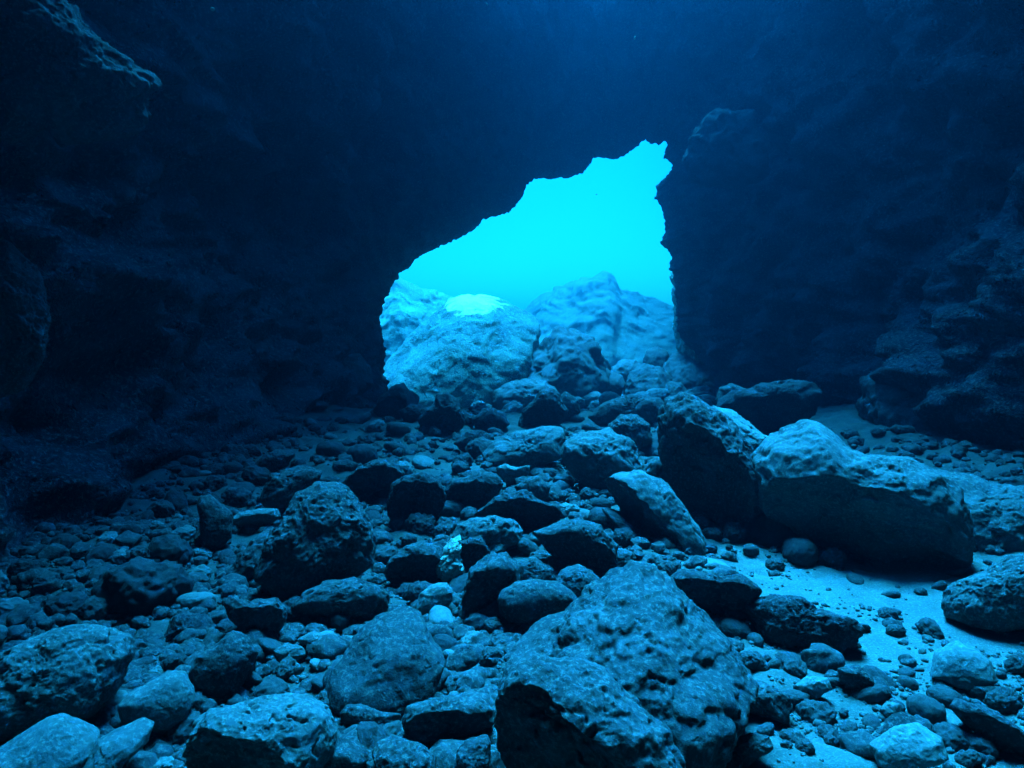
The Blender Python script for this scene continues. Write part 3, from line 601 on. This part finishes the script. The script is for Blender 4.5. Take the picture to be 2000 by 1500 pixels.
T('rock_outcrop', 'rough rounded boss of rock high on the right wall beside the arch tip', 'outcrop', [(1330, 320), (1345, 265), (1375, 225), (1420, 205), (1470, 220), (1500, 270), (1500, 330), (1450, 370), (1370, 365)], 'rock', y=9.3, thick=.6, facet=1.4, rough=1.3)

# ------------------------------------------------------------------ loose cobbles filling the rubble
def inside(px, py, poly):
    c = False; n = len(poly); j = n - 1
    for i in range(n):
        xi, yi = poly[i]; xj, yj = poly[j]
        if (yi > py) != (yj > py) and px < (xj - xi) * (py - yi) / (yj - yi) + xi: c = not c
        j = i
    return c

def base_mesh(seed, rough, shape, kind):
    v, f = ico(4)
    sx = np.abs(v) ** np.array(0.8) * np.sign(v)
    v2 = sx / np.linalg.norm(sx, axis=1, keepdims=True) ** 0.5
    v2 = v2 * np.array(shape)
    v2 = rough_up(v2, 1.0, seed, rough, 0.9 if kind != 'rounded' else .4, 1.0 if kind == 'angular' else .5)
    return v2, f

kinds = [('rounded', .7, (1, .75, .6)), ('rounded', .6, (1, .85, .7)), ('flat', .8, (1, .8, .36)), ('flat', .8, (1, .65, .42)), ('angular', 1.5, (1, .8, .75)),
         ('angular', 1.6, (1, .7, .6)), ('angular', 1.4, (1, .95, .8)), ('knobbly', 2.0, (1, .8, .7)), ('knobbly', 1.9, (1, .7, .65))]
protos = []
for i, (k, rg, sh) in enumerate(kinds):
    for m in ('rock', 'dark', 'pale'):
        v, f = base_mesh(900 + 13 * i, rg, sh, k)
        me = mesh_from('cobble', v, f); me.materials.append(MATS[m]); protos.append((k, m, me))

def zone(px, py):
    if py < 850: return 'at the foot of the ridge in the cave mouth'
    if px < 480 and py < 1180: return 'along the shadowed foot of the left wall'
    if px < 480: return 'in the lower left rubble beside the broad rough slab'
    if py < 960: return 'in the far rubble behind the squared block' if px < 900 else 'around the wide flat slab'
    if px < 900 and py < 1180: return 'in the grit round the dark fronted boulder'
    if px < 980: return 'in the foreground grit round the ovoid slab'
    if px < 1300 and py < 1200: return 'among the jagged rocks left of the slanted slab'
    if px < 1480: return 'beside the big pitted hump'
    if py < 1120: return 'below the right wall beside the biggest boulder'
    return 'scattered over the right foreground sand'

region = [(-30, 1190), (180, 1090), (390, 950), (520, 870), (700, 770), (1000, 790), (1400, 770), (1560, 850), (2030, 970), (2030, 1520), (-30, 1520)]
sand_zone = [(1440, 1090), (1700, 1130), (2030, 1230), (2030, 1300), (1700, 1290), (1480, 1260)]
rng = random.Random(21)
taken = []
count = 0; tries = 0
shade = {'rock': 'grey', 'dark': 'dark', 'pale': 'pale'}
while count < 262 and tries < 9000:
    tries += 1
    px = rng.uniform(-30, 2030); py = 770 + 740 * rng.random() ** 1.15
    if not inside(px, py, region): continue
    if any(inside(px, py, p_) for p_ in PLACED): continue
    if inside(px, py, sand_zone) and rng.random() < .85: continue
    right = px > 1450 and py > 1120
    d0 = ray(px, py); hit = CAM + d0 * (-CAM_H / d0[2])
    if not (-2.45 < hit[0] < 3.75) or hit[1] > 10.5: continue
    s = math.exp(rng.gauss(math.log(.068), .45)); s = min(max(s, .03), .18)
    if hit[1] > 4: s = max(s, .05) * 1.35
    if right:
        s *= .5
        if rng.random() < .75: continue
    if py > 1250: s = min(s, .055)
    rpx = s / hit[1] * FPX
    if any((px - a) ** 2 + ((py - b_) * 1.6) ** 2 < (0.75 * (r + rpx)) ** 2 for a, b_, r in taken): continue
    taken.append((px, py, rpx))
    k, m, me = rng.choice(protos)
    if m == 'pale' and rng.random() < .5: m2 = [p_ for p_ in protos if p_[0] == k and p_[1] == 'rock']; k, m, me = rng.choice(m2)
    if right: k, m, me = rng.choice([p_ for p_ in protos if p_[1] == 'rock'])
    o = bpy.data.objects.new('cobble' if s < .09 else 'rock', me); col.objects.link(o)
    gz = ground_z(hit[0], hit[1])[0]
    o.location = (hit[0], hit[1], gz + s * (.12 if k == 'flat' else .30))
    o.rotation_euler = (rng.gauss(0, .3), rng.gauss(0, .3), rng.uniform(0, 6.28))
    o.scale = (s, s * rng.uniform(.8, 1.15), s * rng.uniform(.8, 1.1))
    size = 'tiny' if s < .035 else 'small' if s < .06 else 'medium' if s < .1 else 'fist larger'
    size = {'fist larger': 'bulky'}.get(size, size)
    lab = f"{size} {shade[m]} {k} stone {zone(px, py)}"
    tag(o, lab, 'stone', 'loose stones ' + zone(px, py))
    count += 1

# a denser pile of rocks on the ridge in the mouth of the cave
pile = []
for _ in range(400):
    if len(pile) >= 46: break
    x, y = rng.uniform(-1.9, 3.3), rng.uniform(10.4, 14.2)
    s = rng.uniform(.13, .32)
    if any((x - a) ** 2 + (y - b_) ** 2 < (.7 * (s + r)) ** 2 for a, b_, r in pile): continue
    pile.append((x, y, s))
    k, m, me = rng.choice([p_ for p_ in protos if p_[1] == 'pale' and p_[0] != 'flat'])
    o = bpy.data.objects.new('rock', me); col.objects.link(o)
    gz = ground_z(x, y)[0]
    o.location = (x, y, gz + s * .35 + max(0, .25 * (1 - abs(x - 1.2) / 2.2)) * rng.random())
    o.rotation_euler = (rng.gauss(0, .4), rng.gauss(0, .4), rng.uniform(0, 6.28))
    o.scale = (s * rng.uniform(.9, 1.25), s * rng.uniform(.8, 1.15), s * rng.uniform(.8, 1.1))
    where = 'below the tiered mound' if -.4 < x < 1.4 else 'by the whaleback boulder' if x <= -.4 else 'by the bright edged boulder'
    tag(o, f"{'large' if s > .22 else 'middling'} {k} rock heaped on the ridge {where}", 'rock', 'rocks heaped on the ridge ' + where, 'thing')

# ------------------------------------------------------------------ gravel and shell grit: beyond counting
def scatter(n, seed, sizes, dens, sub=1, lim=(.002, .03)):
    rs = np.random.RandomState(seed)
    pts, sz = [], []
    while len(pts) < n:
        px = rs.uniform(-30, 2030, 4000); py = 800 + 720 * rs.uniform(0, 1, 4000) ** 0.8
        d = FWD[None] + ((px - 1000) / FPX)[:, None] * RIGHT + ((750 - py) / FPX)[:, None] * UP
        h = CAM + d * (-CAM_H / d[:, 2:3])
        ok = (h[:, 1] < 7) & (h[:, 0] > -2.3) & (h[:, 0] < 3.6)
        nz = fbm(np.stack([h[:, 0] * 2.1, h[:, 1] * 2.1, np.zeros(4000)], 1), 61, 2)
        ok &= rs.uniform(0, 1, 4000) < dens(px, py, nz)
        h = h[ok]; pts.extend(h.tolist())
        sz.extend((np.exp(rs.normal(math.log(sizes[0]), sizes[1], len(h))) * np.maximum(1, h[:, 1] / 3.0)).tolist())
    pts = np.array(pts[:n]); sz = np.clip(np.array(sz[:n]), *lim)
    v, f = ico(sub)
    bases = []
    for k in range(10):
        b_ = v * np.array([1, .8, .65]) + 0.28 * np.stack([perlin(v * 1.3 + 10 * k, 5), perlin(v * 1.3 + 20 * k, 6), perlin(v * 1.3 + 30 * k, 7)], 1)
        bases.append(b_)
    bases = np.array(bases)
    ch = rs.randint(0, 10, n); a = rs.uniform(0, 6.28, n)
    V = bases[ch] * sz[:, None, None]
    ca, sa = np.cos(a)[:, None], np.sin(a)[:, None]
    X = V[:, :, 0] * ca - V[:, :, 1] * sa; Y = V[:, :, 0] * sa + V[:, :, 1] * ca
    Z = V[:, :, 2] + (ground_z(pts[:, 0], pts[:, 1]) + sz * .25)[:, None]
    VV = np.stack([X + pts[:, 0:1], Y + pts[:, 1:2], Z], -1).reshape(-1, 3)
    FF = (f[None] + (np.arange(n) * len(v))[:, None, None]).reshape(-1, 3)
    return VV, FF
def dens_all(px, py, nz):
    left = sstep(-px, -1450, -1350)
    return np.clip(.25 + 1.2 * nz, .05, 1) * (0.35 + .65 * left) + .12 * ((px > 1430) & (py > 1290) & (nz > -.15)) * (1 - sstep(px, 1700, 1950) * .6)
gv, gfc = scatter(14000, 5, (.0058, .5), dens_all)
tag(link('gravel', mesh_from('gravel', gv, gfc), M_SANDED), 'pale shell grit and gravel strewn between the rocks', 'gravel', kind='stuff')

def dens_rubble(px, py, nz):
    return np.where((px > 1440) & (py > 1080), .015, .5 + .5 * nz)
rv, rfc = scatter(6500, 8, (.022, .42), dens_rubble, 2, (.012, .07))
tag(link('rubble', mesh_from('rubble', rv, rfc), M_ROCK), 'small broken rubble lying between the cobbles', 'rubble', kind='stuff')

# ------------------------------------------------------------------ the water of the sea, hazy with depth
hm = bpy.data.materials.new('sea water haze'); hm.use_nodes = True
hn = hm.node_tree.nodes; hn.clear()
ho = hn.new('ShaderNodeOutputMaterial'); hv = hn.new('ShaderNodeVolumePrincipled')
hv.inputs['Color'].default_value = (.004, .43, 1.0, 1)
hv.inputs['Density'].default_value = 0.026
hv.inputs['Anisotropy'].default_value = 0.92
hm.node_tree.links.new(hv.outputs[0], ho.inputs['Volume'])
bx0, bx1, by0, by1, bz0, bz1 = -61, 61, -9, 111, -9.5, 32.0
hvv = [(x, y, z) for z in (bz0, bz1) for y in (by0, by1) for x in (bx0, bx1)]
hff = [(0, 2, 3, 1), (4, 5, 7, 6), (0, 1, 5, 4), (2, 6, 7, 3), (0, 4, 6, 2), (1, 3, 7, 5)]
tag(link('haze', mesh_from('haze', hvv, hff, False), hm), 'clear blue sea water filling the cave and the open sea beyond', 'sea water', kind='stuff')

# specks drifting in the water
for i, (px, py, yy, s, lab) in enumerate([(415, 18, 3.5, .010, 'round pale speck drifting near the top of the dark left side'),
                                          (951, 8, 6.0, .012, 'faint speck drifting at the very top of the water in the middle'),
                                          (1240, 74, 6.5, .016, 'slender pale speck drifting high above the arch tip'),
                                          (1165, 380, 9.0, .012, 'tiny dark speck drifting in the bright opening')]):
    v, f = ico(2)
    v2 = v * np.array([1, .5, .45 if i else .9]) * s + 0.15 * s * np.stack([perlin(v * 2 + i, 3), perlin(v * 2 + i, 4), perlin(v * 2 + i, 6)], 1)
    o = link('speck', mesh_from('speck', v2, f), M_DARK if i == 3 else M_WHITE, at_y(px, py, yy)); o.rotation_euler = (0, .9 * i, .4)
    tag(o, lab, 'speck')
